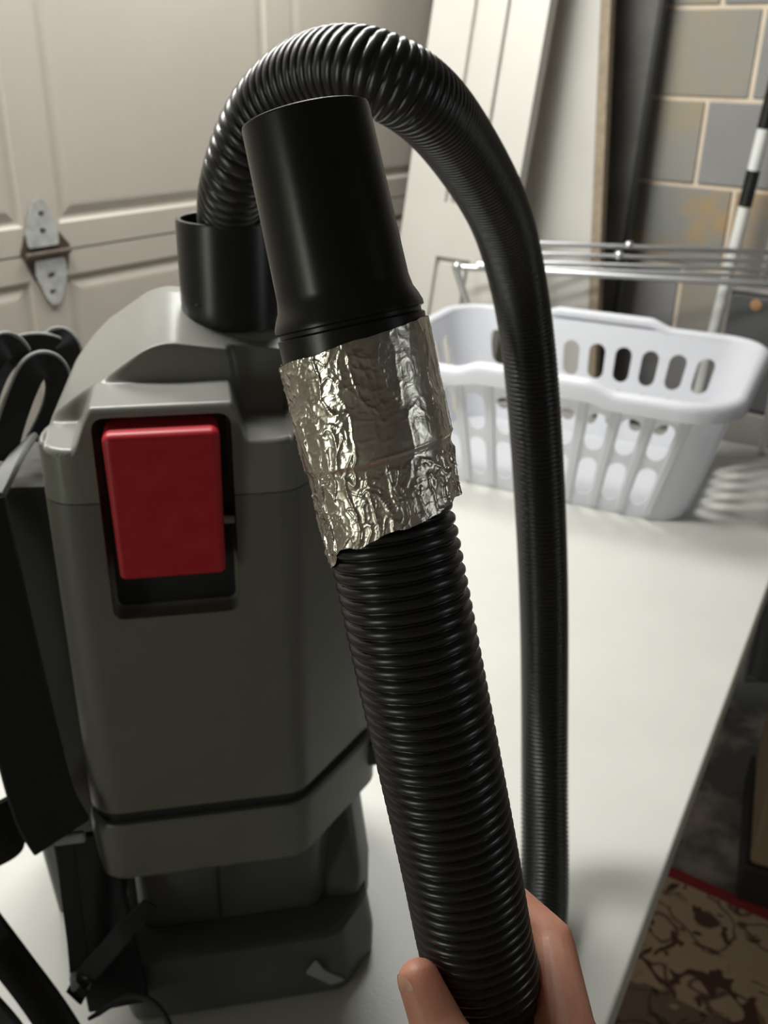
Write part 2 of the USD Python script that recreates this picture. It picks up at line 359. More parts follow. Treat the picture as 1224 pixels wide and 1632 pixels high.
f.append(q(idx[:-1, :-1] + o_, idx[1:, :-1] + o_, idx[1:, 1:] + o_, idx[:-1, 1:] + o_))
for e in (idx[0], idx[-1][::-1]): f.append(q(e[:-1], e[:-1] + o_, e[1:] + o_, e[1:]))
for e in (idx[:, 0][::-1], idx[:, -1]): f.append(q(e[:-1], e[:-1] + o_, e[1:] + o_, e[1:]))
hf = trimesh.Trimesh(np.vstack([top.reshape(-1, 3), bot.reshape(-1, 3)]), np.vstack(f), process=False)
if hf.volume < 0: hf.invert()
capm = man(hf) ^ m3.Manifold.extrude(m3.CrossSection([ring(plan, 260)]), .3).translate((0, 0, .5008))
cap_mesh = tm(capm - man(recess_cut))
obj('cap', cap_mesh, M_GREYLIT, vac, 40)
obj('latch_recess', cat([bx(-.0455, .0165, .407, .0445, .0188, .5612)]), M_DARKGAP, vac)
lt = [m3.Manifold.sphere(r, 20).translate((x, y, z)) for x in (-.0335, .0315) for (y, z, r) in ((-.006, .448, .0045), (-.0085, .5490, .0060), (.012, .449, .004), (.012, .5520, .005))]
latch = obj('latch', tm(m3.Manifold.batch_hull(lt)), M_RED, vac, 40, label='red plastic lid latch')
obj('latch_hinge_pin', rod(V(.037, .008, .4785), V(.0445, .008, .4785), .004), M_STEEL, vac, 40)
# seam gap, trim ring, lower housing, base
obj('seam_gasket', extrude(plan.buffer(-.004), .210, .2245), M_DARKGAP, vac, 30)
rg = plan.buffer(.002)
obj('trim_ring', loft([(plan.buffer(-.001), .152), (rg, .156), (rg, .208), (plan.buffer(0), .2115)], 200), M_GREY, vac, 35)
low = rpoly([(-.060, .022), (.100, .022), (.135, .075), (.135, .19), (.08, .23), (-.02, .23), (-.062, .12)], .014)
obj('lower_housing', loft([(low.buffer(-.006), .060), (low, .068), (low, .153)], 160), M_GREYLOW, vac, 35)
obj('housing_seam', bx(.012, .0205, .07, .0130, .024, .152), M_DARKGAP, vac)
bs0 = rpoly([(-.075, -.022), (.12, -.022), (.155, .02), (.160, .20), (.09, .27), (-.03, .27), (-.080, .16)], .024)
bs1 = rpoly([(-.070, -.012), (.116, -.012), (.150, .03), (.156, .20), (.09, .262), (-.03, .262), (-.076, .16)], .022)
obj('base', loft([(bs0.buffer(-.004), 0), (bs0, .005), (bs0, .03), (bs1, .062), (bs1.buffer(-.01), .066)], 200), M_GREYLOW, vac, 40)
fin0 = rpoly([(.098, .035), (.140, .028), (.157, .06), (.157, .20), (.10, .25), (.05, .25)], .012)
fin1 = rpoly([(.100, .085), (.132, .08), (.146, .10), (.146, .20), (.10, .24), (.05, .24)], .012)
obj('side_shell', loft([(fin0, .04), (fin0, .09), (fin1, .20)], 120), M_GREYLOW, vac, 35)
obj('corner_foot', rbox(.150, .075, .175, .172, .13, .208, .006), M_BLACK, vac, 40)
tg = trimesh.creation.extrude_polygon(Polygon([(.086, .034), (.094, .046), (.100, .034), (.118, .017), (.107, .015)]).buffer(.001), .002, engine='earcut'); tv = tg.vertices.copy()  # thin pale piece standing in for a glossy reflection on the base
tg.vertices = np.stack([tv[:, 0], -.0215 - tv[:, 2], tv[:, 1]], 1); tg.invert(); obj('base_glint_patch', tg, M_CLIP, vac, label='small pale grey angular patch painted as a reflection')
# hose port collar
CX, CY = .057, .122
flg = lathe([(.0, .575), (.050, .575), (.0495, .586), (.0455, .5925), (.0400, .595), (.0, .595)], 72); flg.apply_translation((CX, CY, 0))
obj('port_flange', flg, M_GREYLIT, vac, 40)
col = lathe([(.0395, .585), (.0398, .600), (.0405, .606), (.0405, .669), (.0398, .6715), (.0385, .672), (.0368, .6715), (.0362, .669), (.0362, .60), (.0, .60)], 72); col.apply_translation((CX, CY, 0))
obj('hose_collar', col, M_BLACK, vac, 40, label='black hose collar')
obj('collar_mark', rbox(CX - .030, CY - .0312, .6130, CX - .012, CY - .0285, .6145, .0006, 3), M_DARKGAP, vac)
# harness frame at the left and the straps
wing = loft([(rpoly([(-.112, .10), (-.085, .085), (-.05, .13), (-.05, .24), (-.15, .24), (-.150, .12)], .012), .0), (rpoly([(-.128, .095), (-.085, .085), (-.05, .13), (-.05, .24), (-.165, .24), (-.165, .11)], .012), .25), (rpoly([(-.145, .09), (-.085, .085), (-.05, .13), (-.05, .24), (-.19, .24), (-.19, .09)], .008), .474), (rpoly([(-.144, .092), (-.086, .087), (-.052, .13), (-.052, .238), (-.188, .238), (-.188, .092)], .008), .478)], 140)
obj('harness_frame', wing, M_FRAME, vac, 35)
hs = thing('harness', parent=vac)
SX = V(.95, .1, .25)
obj('shoulder_pad', ribbon([[-0.1443, 0.0625, 0.4801], [-0.1363, 0.0393, 0.4126], [-0.1287, 0.0195, 0.3518], [-0.1226, 0.0095, 0.2873], [-0.1145, -0.0036, 0.2406], [-0.1055, -0.0102, 0.2192]], V(.96, .25, .1), .048, .016), M_PAD, hs, 50)
obj('strap', ribbon([[-0.1045, -0.0038, 0.2096], [-0.1059, -0.0112, 0.1589], [-0.1062, -0.0184, 0.1092], [-0.1067, -0.0332, 0.0669]], V(.95, .1, .1), .0150, .003), M_WEB, hs, 50)
obj('waist_belt', ribbon([[-0.1202, 0.0665, 0.2197], [-0.13, 0.0432, 0.2141], [-0.1487, 0.0216, 0.2083], [-0.1725, 0.0111, 0.2001], [-0.2081, -0.0092, 0.1898]], V(.35, -.1, .9), .085, .006), M_PAD, hs, 50)
obj('hip_pad', ribbon([[-0.0942, 0.0223, 0.1861], [-0.0911, 0.0083, 0.1354], [-0.0859, -0.0043, 0.0885], [-0.0785, -0.026, 0.0353]], V(.95, -.1, .2), .052, .010), M_WEB, hs, 50)
obj('waist_belt', ribbon([[-0.2127, 0.0338, 0.1602], [-0.1848, 0.0075, 0.1179], [-0.1541, -0.0182, 0.0779], [-0.1212, -0.0613, 0.0611], [-0.098, -0.0969, 0.0441]], V(.6, .1, .75), .036, .006), M_PAD, hs, 50)
obj('waist_belt', ribbon([[-0.2041, -0.0262, 0.1101], [-0.1812, -0.0441, 0.083], [-0.1547, -0.0728, 0.07], [-0.1345, -0.104, 0.0492]], V(.6, .1, .75), .030, .008), M_WEB, hs, 50)
obj('strap', ribbon([[-0.1105, -0.0417, 0.071], [-0.0943, -0.0381, 0.0968], [-0.0772, -0.0375, 0.1167], [-0.0602, -0.0361, 0.1383], [-0.0415, -0.0319, 0.1548]], V(.5, .1, .8), .0170, .003), M_WEB, hs, 50)
obj('strap', ribbon([[-0.0944, -0.0552, 0.0617], [-0.0778, -0.0573, 0.0758], [-0.0606, -0.0614, 0.0862], [-0.0435, -0.0709, 0.0855], [-0.0323, -0.0843, 0.0742], [-0.0285, -0.0984, 0.0585]], V(.2, -.5, .85), .0150, .003), M_WEB, hs, 50)
bp = np.array([[-0.1045, -0.0372, 0.0828]][0])
obj('buckle', rbox(bp[0] - .008, bp[1] - .004, bp[2] - .008, bp[0] + .008, bp[1] + .004, bp[2] + .010, .003), M_CLIP, hs, 40, label='small grey plastic buckle')
cp = np.array([[-0.1045, -0.0038, 0.2096], [-0.1059, -0.0112, 0.1589], [-0.1062, -0.0184, 0.1092], [-0.1067, -0.0332, 0.0669]][0])
obj('clip', rbox(cp[0] - .008, cp[1] - .005, cp[2] - .004, cp[0] + .016, cp[1] + .001, cp[2] + .006, .002), M_CLIP, hs, 40, label='small pale grey clip')
for nm in ([[-0.128, 0.1102, 0.492], [-0.1222, 0.1188, 0.5119], [-0.1104, 0.1353, 0.5392], [-0.0984, 0.1465, 0.5556], [-0.0891, 0.1588, 0.55], [-0.0877, 0.1608, 0.5314], [-0.0972, 0.1566, 0.5073], [-0.1075, 0.1507, 0.4909]], [[-0.1438, 0.1531, 0.527], [-0.1343, 0.1721, 0.5468], [-0.1218, 0.1858, 0.557], [-0.1039, 0.1946, 0.5592], [-0.0867, 0.1989, 0.552], [-0.0782, 0.2001, 0.5349], [-0.0802, 0.1989, 0.5084]], [[-0.0943, 0.2017, 0.5547], [-0.0876, 0.2037, 0.5615], [-0.0817, 0.2002, 0.5568], [-0.0823, 0.2014, 0.5357], [-0.0876, 0.2004, 0.5083]], [[-0.1381, 0.1313, 0.5543], [-0.1265, 0.1365, 0.5698], [-0.1186, 0.1476, 0.5728], [-0.1143, 0.1628, 0.5592]]):
    Q, _ = spline(nm, 30); T = np.gradient(Q, axis=0); T /= np.linalg.norm(T, axis=1)[:, None]
    S = np.cross(T, V(.35, -.88, .30)); S /= np.linalg.norm(S, axis=1)[:, None]
    obj('strap_loop', ribbon(Q, S, .020, .005, 50), M_WEB, hs, 50)
    obj('strap_edging', tube(Q - S * .0095, .0026, 60, 8), M_WEBGREY, hs, 50, label='grey woven strap edging')
obj('strap', ribbon([[-0.109, 0.1236, 0.5041], [-0.1146, 0.1057, 0.4999], [-0.12, 0.0871, 0.4943], [-0.1292, 0.0719, 0.4824]], V(.7, .2, .5), .020, .005), M_WEBGREY, hs, 50, label='grey ribbed webbing strap')

# ------------------------------------------------------------------ hose, held end with cuff and foil tape
hose = thing('vacuum_hose', 'long black ribbed vacuum hose with foil-taped end held up in front', 'hose')
HP = np.array([[-0.119, 0.7288, 1.34], [-0.119, 0.7288, 1.38], [-0.119, 0.7288, 1.412], [-0.1049, 0.6787, 1.4447], [-0.0915, 0.672, 1.477], [-0.0668, 0.6509, 1.5025], [-0.0354, 0.6181, 1.515], [-0.0084, 0.5954, 1.5141], [0.0136, 0.6065, 1.5024], [0.0365, 0.6515, 1.4806], [0.0613, 0.703, 1.4493], [0.0831, 0.748, 1.4158], [0.0992, 0.7865, 1.3803], [0.1182, 0.8198, 1.3223], [0.1296, 0.8205, 1.2658], [0.1399, 0.8148, 1.1958], [0.1547, 0.8097, 1.0805], [0.1666, 0.7944, 0.944], [0.1691, 0.7396, 0.829], [0.1652, 0.6847, 0.7836], [0.156, 0.639, 0.768], [0.141, 0.56, 0.765], [0.138, 0.49, 0.766], [0.138, 0.41, 0.767], [0.122, 0.33, 0.745], [0.105, 0.27, 0.69], [0.085, 0.225, 0.675], [0.066, 0.205, 0.74], [0.058, 0.215, 0.87], [0.055, 0.235, 0.99], [0.0535, 0.25, 1.08], [0.0504, 0.27, 1.1522], [0.0425, 0.2771, 1.1857], [0.0348, 0.2831, 1.2216], [0.0223, 0.2906, 1.279], [0.01, 0.3, 1.3337], [0.0024, 0.3091, 1.3666], [-0.0013, 0.3131, 1.3797]])
Q, L = spline(HP, 6400)
from scipy.ndimage import gaussian_filter1d
Qs = gaussian_filter1d(Q, .020 / (L / len(Q)), axis=0, mode='nearest'); blend = np.clip((L - np.linspace(0, L, len(Q)) - .45) / .1, 0, 1)[:, None] * np.clip(np.linspace(0, L, len(Q)) / .03, 0, 1)[:, None]; Q = Qs * blend + Q * (1 - blend)
T, N, B = frames(Q); s = np.linspace(0, L, len(Q))
pitch = np.interp(s, [0, .10, .20, .34, L - .6, L - .5, L], [.0092, .0090, .0078, .0043, .0046, .0047, .0047])
ph = np.cumsum(np.gradient(s) / pitch)
k = 44; a = np.linspace(0, 2 * np.pi, k, endpoint=False)
w = (ph[:, None] + a[None] / (2 * np.pi)) % 1.0
amp = np.interp(s, [0, .2, .34, L - .7, L - .5], [.0030, .0028, .0019, .0019, .0028])[:, None]
rr = .0240 - amp + amp * np.sqrt(np.clip(1 - (2 * np.abs(w - .5)) ** 2.0, 0, 1))
G = Q[:, None] + rr[..., None] * (np.cos(a)[None, :, None] * N[:, None] + np.sin(a)[None, :, None] * B[:, None])
obj('hose_tube', grid_mesh(G, caps=True), M_HOSE, hose, True)
c0, c1 = np.array([0.002, 0.3121, 1.3752]), np.array([-0.029, 0.3439, 1.5024]); ax = (c1 - c0) / np.linalg.norm(c1 - c0); CL = np.linalg.norm(c1 - c0)
cs = CL - .0625                                    # height of the shoulder
prof = [(.0205, -.001), (.0240, -.001), (.0242, .012), (.0256, .016), (.0262, cs - .012), (.0262, cs - .0085), (.0252, cs - .0078), (.0252, cs - .0066), (.0264, cs - .006), (.0264, cs - .0045), (.0254, cs - .0018), (.0240, cs + .001), (.0233, cs + .005), (.0218, CL - .001), (.0215, CL - .0003), (.0208, CL), (.0202, CL - .0006), (.0200, CL - .002), (.0205, cs), (.0205, -.001)]
obj('cuff', align(lathe(prof, 128), c0, ax), M_CUFF, hose, 35, label='smooth black tapered hose cuff')
# foil tape wrapped round the lower cuff and the first hose rings
nt, nth = 260, 420
th = np.linspace(0, 2 * np.pi, nth, endpoint=False); tt = np.linspace(0, 1, nt)
xa = np.cross(V(1, 0, 0) if abs(ax[0]) < .9 else V(0, 1, 0), ax); xa /= np.linalg.norm(xa); ya = np.cross(ax, xa)
camdir = V(0, 0, EYE) - c0; phi0 = math.atan2(camdir @ ya, camdir @ xa)            # the angle that faces the photographer's side
al = th - phi0                                                                    # 0 = facing the viewer, + to one side
TT, AA = np.meshgrid(tt, al, indexing='ij')
right = np.sin(AA)
SGN = 1.0 if (np.cross(ax, camdir) @ V(1, 0, 0)) < 0 else -1.0
rx = -SGN * right                                                                  # +1 at the right-hand side of the photo
edge_n = meshkit.noise(np.stack([np.cos(al) * 6, np.sin(al) * 6, 0 * al], -1), 3) - .5
ztop = cs - .0135 + .0030 * rx[0] + .0012 * edge_n
zbot = -.0065 + .0050 * rx[0] + .003 * edge_n - .006 * np.exp(-((rx[0] + .95) / .12) ** 2)
ZZ = zbot[None] + (ztop - zbot)[None] * TT
P3 = np.stack([np.cos(AA) * .026, np.sin(AA) * .026, ZZ], -1)
def ridged(p, sc, seed): return 1 - np.abs(2 * meshkit.noise(np.asarray(p) * sc, seed) - 1)
warp = .006 * (meshkit.fbm(P3 * 70, 3, 5)[..., None] - .5) * V(1, 1, .6)
r1 = ridged(P3 * V(1, 1, .22) + warp, 190, 11) ** 14
r2_ = ridged(P3 * V(1, 1, .45) + warp * 1.4, 330, 21) ** 10
r3 = ridged(P3 * V(1, 1, .8) - warp, 520, 31) ** 6
low_band = np.clip((.018 - ZZ) / .004, 0, 1)                      # crumpled lower wrap
leftness = np.clip(.5 - rx * 1.0, 0, 1) * np.clip(1.5 * meshkit.noise(P3 * 75, 77), .3, 1)
amt = np.clip(.16 + .75 * leftness * (1 - .5 * low_band) + .85 * low_band + .3 * (np.abs(rx) > .8), 0, 1.3)
fold = .00055 * np.exp(-((ZZ - (.0185 + .0015 * rx)) / .0011) ** 2)
step = .0013 * np.clip((ZZ - (.0185 + .0015 * rx)) / .0012, 0, 1)
cinch = .0 * np.clip((.006 - ZZ) / .012, 0, 1)
RR = .0258 + step + fold - cinch + amt * (.00075 * r1 + .00045 * r2_ + .00018 * r3) + .0005 * (meshkit.fbm(P3 * 60, 3, 8) - .5)
G = c0 + RR[..., None] * (np.cos(TT * 0 + AA + phi0)[..., None] * xa + np.sin(AA + phi0)[..., None] * ya) + ZZ[..., None] * ax
obj('foil_tape', grid_mesh(G), M_FOIL, hose, True, label='crinkled silver foil tape')

# ------------------------------------------------------------------ the hand
person = thing('person', 'bare hand of a person gripping the black ribbed hose at the bottom edge', 'person')
Hd = dict(thumb=[[0.0173, 0.2569, 1.1945], [0.0256, 0.2443, 1.182], [0.0416, 0.2205, 1.174], [0.0527, 0.2014, 1.1642]], index=[[0.0437, 0.3125, 1.1811], [0.0602, 0.3084, 1.1818], [0.0756, 0.2909, 1.1776], [0.0767, 0.2459, 1.1645]], middle=[[0.0511, 0.3062, 1.1213], [0.0731, 0.3024, 1.1181], [0.0901, 0.2835, 1.1294], [0.0826, 0.2415, 1.1321]], ring=[[0.0534, 0.3013, 1.0785], [0.0764, 0.2982, 1.072], [0.0909, 0.2798, 1.0799], [0.0844, 0.2366, 1.0985]], pinky=[[0.0593, 0.2919, 1.045], [0.0765, 0.2881, 1.0369], [0.0886, 0.272, 1.045], [0.0833, 0.2299, 1.0728]])
wrist = np.array([[0.0605, 0.1758, 1.1104]][0]); elbow = V(.24, -.02, 1.03)
rad = dict(thumb=(.0084, .0108, .0125, .017), index=(.0075, .0082, .0098, .0140), middle=(.0075, .0084, .0098, .0140), ring=(.0072, .008, .0093, .0135), pinky=(.0062, .0068, .008, .0125))
def hull(p, r, q_, s_): return m3.Manifold.batch_hull([m3.Manifold.sphere(r, 24).translate(tuple(p)), m3.Manifold.sphere(s_, 24).translate(tuple(q_))])
bones = []
for nme, P in Hd.items():
    P = np.array(P); r = rad[nme]
    for i in range(3): bones.append(hull(P[i], r[i], P[i + 1], r[i + 1]))
knuck = [np.array(Hd[n][3]) for n in ('index', 'middle', 'ring', 'pinky')]
bones.append(m3.Manifold.batch_hull([m3.Manifold.sphere(.0135, 24).translate(tuple(p)) for p in knuck] + [m3.Manifold.sphere(.021, 24).translate(tuple(wrist))]))
bones.append(m3.Manifold.batch_hull([m3.Manifold.sphere(.016, 24).translate(tuple(Hd['thumb'][3])), m3.Manifold.sphere(.0135, 24).translate(tuple(knuck[0])), m3.Manifold.sphere(.021, 24).translate(tuple(wrist))]))
bones.append(hull(wrist, .023, wrist + (elbow - wrist) * .3, .029)); bones.append(hull(wrist + (elbow - wrist) * .3, .029, elbow, .040))
hm = bones[0]
for b_ in bones[1:]: hm = hm + b_
hm = tm(hm.refine_to_length(.003)); hm.merge_vertices()
trimesh.smoothing.filter_taubin(hm, lamb=.5, nu=.53, iterations=14)
obj('hand', hm, M_SKIN, person, True)
t0, t1 = np.array(Hd['thumb'][0]), np.array(Hd['thumb'][1]); td = (t0 - t1) / np.linalg.norm(t0 - t1)
out = V(-.85, -.45, .1); out = out - td * (out @ td); out /= np.linalg.norm(out); wd = np.cross(td, out)
uu, vv = np.meshgrid(np.linspace(-1, 1, 15), np.linspace(-1, 1, 15))
px_, py_ = uu * np.sqrt(1 - vv ** 2 / 2), vv * np.sqrt(1 - uu ** 2 / 2)
nail = t0 - td * .001 + wd * (px_ * .0062)[..., None] + td * (py_ * .0068)[..., None] + out * (np.sqrt(np.maximum(.0089 ** 2 - (px_ * .0062) ** 2, 0)) - .0004 - .0018 * np.clip(py_, 0, 1) ** 2)[..., None]
nb = nail - out * .0012
nm_ = cat([grid_mesh(nail, False), grid_mesh(nb[:, ::-1], False)])
obj('fingernail', nm_, M_NAIL, person, True)

# ------------------------------------------------------------------ laundry basket
BY = math.radians(-26)
basket = thing('laundry_basket', 'white plastic laundry basket with slotted sides at the far end of the table', 'basket', (.378, 1.897, .74), BY)
BH = .25
def bring(z, grow=0.0):
    t = z / BH; return (.285 + .058 * t + grow, .192 + .052 * t + grow, .058 + .022 * t)      # half length, half depth, corner radius
def perim(u, z, grow=0.0):
    """point and outward normal at perimeter fraction u of the rounded rectangle at height z"""
    u = np.asarray(u, float); z = np.broadcast_to(np.asarray(z, float), u.shape); a, b, r = bring(z, grow)
    ls = np.stack([2 * (a - r), np.pi * r / 2, 2 * (b - r), np.pi * r / 2] * 2, 1)
    e = np.concatenate([np.zeros((len(u), 1)), np.cumsum(ls, 1)], 1); x = (u % 1.0) * e[:, -1]
    i = np.clip((x[:, None] >= e[:, 1:]).sum(1), 0, 7); t = x - e[np.arange(len(u)), i]
    sx, sy = np.array([0, 1, 1, 1, 0, -1, -1, -1]), np.array([-1, -1, 0, 1, 1, 1, 0, -1])
    an = np.array([0, -np.pi / 2, 0, 0, 0, np.pi / 2, 0, np.pi])[i] + t / r
    st = i % 2 == 0; dx = np.array([1, 0, 0, 0, -1, 0, 0, 0])[i]; dy = np.array([0, 0, 1, 0, 0, 0, -1, 0])[i]
    n = np.where(st[:, None], np.stack([sx[i], sy[i]], 1), np.stack([np.cos(an), np.sin(an)], 1)).astype(float)
    straight = np.stack([sx[i] * a - dx * (a - r) + dx * t, sy[i] * b - dy * (b - r) + dy * t], 1)
    corner = np.stack([sx[i] * (a - r), sy[i] * (b - r)], 1) + r[:, None] * n
    return np.where(st[:, None], straight, corner), n
a_, b_, r_ = bring(BH * .6); PL = 4 * (a_ - r_) + 4 * (b_ - r_) + 2 * np.pi * r_
dom = sbox(0, 0, PL, BH)
holes = []
def slot(uc, w, z0, z1): return Point(uc, z0 + w / 2).buffer(w / 2, quad_segs=6).union(Point(uc, z1 - w / 2).buffer(w / 2, quad_segs=6)).convex_hull
L1, L2, LC = 2 * (a_ - r_), 2 * (b_ - r_), np.pi * r_ / 2
for base, ln in ((0, L1), (L1 + LC, L2), (L1 + 2 * LC + L2, L1), (2 * L1 + 3 * LC + L2, L2)):
    n = int((ln + .030) // .058); x0 = base + ln / 2 - (n - 1) * .058 / 2
    for i in range(n):
        holes += [slot(x0 + i * .058, .036, .028, .112), slot(x0 + i * .058, .036, .130, .207)]
wallp = dom.difference(shapely.union_all(holes))
def map_wall(v):
    o, n = perim(v[:, 0] / PL, v[:, 1]); o = o + n * (v[:, 2:3] - .003); return np.column_stack([o, v[:, 1]])
strips, bounds = [], [0, L1, L1 + LC, L1 + LC + L2, L1 + 2 * LC + L2, 2 * L1 + 2 * LC + L2, 2 * L1 + 3 * LC + L2, 2 * L1 + 3 * LC + 2 * L2, PL]
cuts = sorted(set(np.concatenate([np.linspace(a, b, 25 if i % 2 else 9) for i, (a, b) in enumerate(zip(bounds[:-1], bounds[1:]))]).round(6)))
for ca, cb in zip(cuts[:-1], cuts[1:]):
    if cb - ca < 1e-4: continue
    g_ = wallp.intersection(sbox(ca, 0, cb, BH))
    for pg in getattr(g_, 'geoms', [g_]):
        if pg.geom_type == 'Polygon' and pg.area > 1e-8:
            w_ = trimesh.creation.extrude_polygon(pg, .003, engine='earcut'); strips.append(trimesh.Trimesh(map_wall(w_.vertices.view(np.ndarray)), w_.faces, process=False))
obj('slotted_wall', cat(strips), M_BASKET, basket)
# vertical ribs between the slots stand proud of the wall
ribs = []
for base, ln in ((0, L1), (L1 + LC, L2), (L1 + 2 * LC + L2, L1), (2 * L1 + 3 * LC + L2, L2)):
    n = int((ln + .030) // .058); x0 = base + ln / 2 - (n - 1) * .058 / 2
    for i in range(n + 1):
        uc = x0 + (i - .5) * .058; zz = np.linspace(.012, .232, 12)
        G = []
        for z in zz:
            o, nr = perim(np.array([uc / PL]), z); o, nr = o[0], nr[0]; tg = np.array([-nr[1], nr[0]])
            G.append([np.r_[o + tg * tx + nr * d_, z] for tx, d_ in ((-.009, -.001), (-.006, .005), (.006, .005), (.009, -.001))])
        ribs.append(grid_mesh(np.array(G), caps=True))
for rb in ribs: obj('rib', rb, M_BASKET, basket, 40)
obj('basket_floor', loft([(Polygon([tuple(p) for p in perim(np.linspace(0, 1, 120, endpoint=False), .002, -.004)[0]]), .0), (Polygon([tuple(p) for p in perim(np.linspace(0, 1, 120, endpoint=False), .006, -.004)[0]]), .006)], 160), M_BASKET, basket, 40)
# rolled rim, raised into a handle in the middle of each long side
un = np.linspace(0, 1, 360, endpoint=False)
cr = [(-.004, -.006), (-.003, .004), (.003, .0085), (.012, .0085), (.020, .003), (.0225, -.006), (.0225, -.024), (.0200, -.025), (.0195, -.008), (.014, -.001), (.004, -.004), (.001, -.012)]
o, n = perim(un, BH)
P_ = 4 * (bring(BH)[0] + bring(BH)[1]); mid = np.abs(o[:, 0])
lift = np.where(np.abs(n[:, 1]) > .5, .016 * (1 - sstep(mid, .10, .155)), 0)
G = np.stack([np.column_stack([o + n * c[0], np.full(len(o), BH) + c[1] + lift * (1 if c[1] > -.02 else .6)]) for c in cr], 1)
G = np.concatenate([G, G[:1]], 0)
obj('rim', grid_mesh(G), M_BASKET, basket, 50)

# ------------------------------------------------------------------ boards leaning on the block wall
def leaning(w_top, z_top, slope, tilt=0.0):
    """frame of a board whose back-bottom edge runs along the wall; returns map from (along, out, up) to world"""
    ang = math.atan(slope); up_ = Z3 * math.cos(ang) - WN * math.sin(ang); nout = WN * math.cos(ang) + Z3 * math.sin(ang)
    o = WO * 0 + WN * ((w_top + slope * z_top) + WO @ WN)
    wd_ = WD * math.cos(tilt) + up_ * math.sin(tilt); up2 = up_ * math.cos(tilt) - WD * math.sin(tilt)
    def put(m): return frame(m, o, wd_, -nout, up2)
    return put
AW = WO @ WD
put = leaning(.33, 1.66, .215)
d1 = thing('leaning_door', 'tall white panelled door leaning in the corner beside the garage door', 'door')
x0, x1, HZ, TK = -1.507, -1.180, 2.05, .035
rails = [(0, .22), (1.075, 1.21), (HZ - .12, HZ)]
ms = [bx(x0 + .002, -TK + .014, .002, x1 - .002, -.006, HZ - .002)]
for fx0, fx1 in ((x0, x0 + .122), (x1 - .100, x1)): ms.append(bx(fx0, -TK, 0, fx1, 0, HZ))
for z0, z1 in rails: ms.append(bx(x0 + .122, -TK, z0, x1 - .100, 0, z1))
obj('door_frame', put(cat(ms)), M_WHITE, d1)
for (za, zb) in zip([r[1] for r in rails[:-1]], [r[0] for r in rails[1:]]):
    for fa, fb in ((x0 + .122, x1 - .100),):
        p = rbox(fa + .012, -TK - .001, za + .012, fb - .012, -TK + .012, zb - .012, .004, 3)
        obj('door_panel', put(p), M_WHITE, d1)
put2 = leaning(.19, 1.66, .14, .139)
d2 = thing('leaning_board', 'pale grey flat board with raw brown edge, leaning just right of the white door', 'board')
obj('board_face', put2(rbox(-1.16, -.03, .13, -.880, 0, 2.25, .003, 3)), M_WHITE, d2)
obj('board_edge', put2(bx(-.880, -.029, .132, -.855, -.001, 2.248)), M_RAWEDGE, d2)
put3 = leaning(.05, 1.66, .075)
d3 = thing('leaning_sheet', 'dark grey narrow board against the blocks behind the pale board', 'board')
obj('board_face', put3(rbox(-1.20, -.02, .0, -1.035, 0, 2.2, .003, 3)), M_DARKBOARD, d3)
obj('board_edge', put3(rbox(-1.035, -.026, .0, -1.022, 0, 2.2, .002, 3)), M_DARKGAP, d3)

# ------------------------------------------------------------------ chrome rack behind the basket
rack = thing('chrome_rack', 'shiny chrome wire rack standing between the basket and the block wall', 'rack')
def at_wall(s_, off, z): return WO + WD * s_ + WN * off + Z3 * z
RODS = [((-.40, .585, 1.058), (.40, .27, 1.070), .0078), ((-.295, .505, 1.060), (.40, .185, 1.076), .0050), ((-.285, .465, 1.068), (.40, .13, 1.083), .0055),
        ((-.28, .435, 1.086), (.40, .085, 1.094), .0055), ((-.288, .412, 1.107), (.40, .045, 1.110), .0070)]
for p, q_, r in RODS: obj('rod', rod(at_wall(*p), at_wall(*q_), r), M_CHROME, rack, 50)
obj('side_bar', rod(at_wall(-.28, .545, 1.05), at_wall(-.28, .40, 1.098), .0065), M_CHROME, rack, 50)
obj('side_bar', rod(at_wall(.40, .27, 1.070), at_wall(.40, .045, 1.110), .0078), M_CHROME, rack, 50)
for pts_ in (((-.40, .585, 1.058), (-.285, .553, .76), (-.285, .553, 0)), ((-.28, .42, 1.09), (-.27, .50, 0)), ((.40, .28, 1.07), (.40, .28, 0)), ((.40, .06, 1.105), (.40, .06, 0))):
    obj('leg', cat([rod(at_wall(*a_0), at_wall(*b_0), .0085) for a_0, b_0 in zip(pts_[:-1], pts_[1:])]), M_CHROME, rack, 50)
for p in ((-.392, .592, 1.062), (-.075, .30, 1.112), (-.076, .352, 1.095)):
    kn = trimesh.creation.icosphere(2, .0115); kn.apply_translation(at_wall(*p)); obj('knob', kn, M_CHROME, rack, True)
obj('rack_sleeve', rod(at_wall(-.345, .57, 1.066), at_wall(-.300, .553, 1.068), .011), M_CHROME, rack, 50)

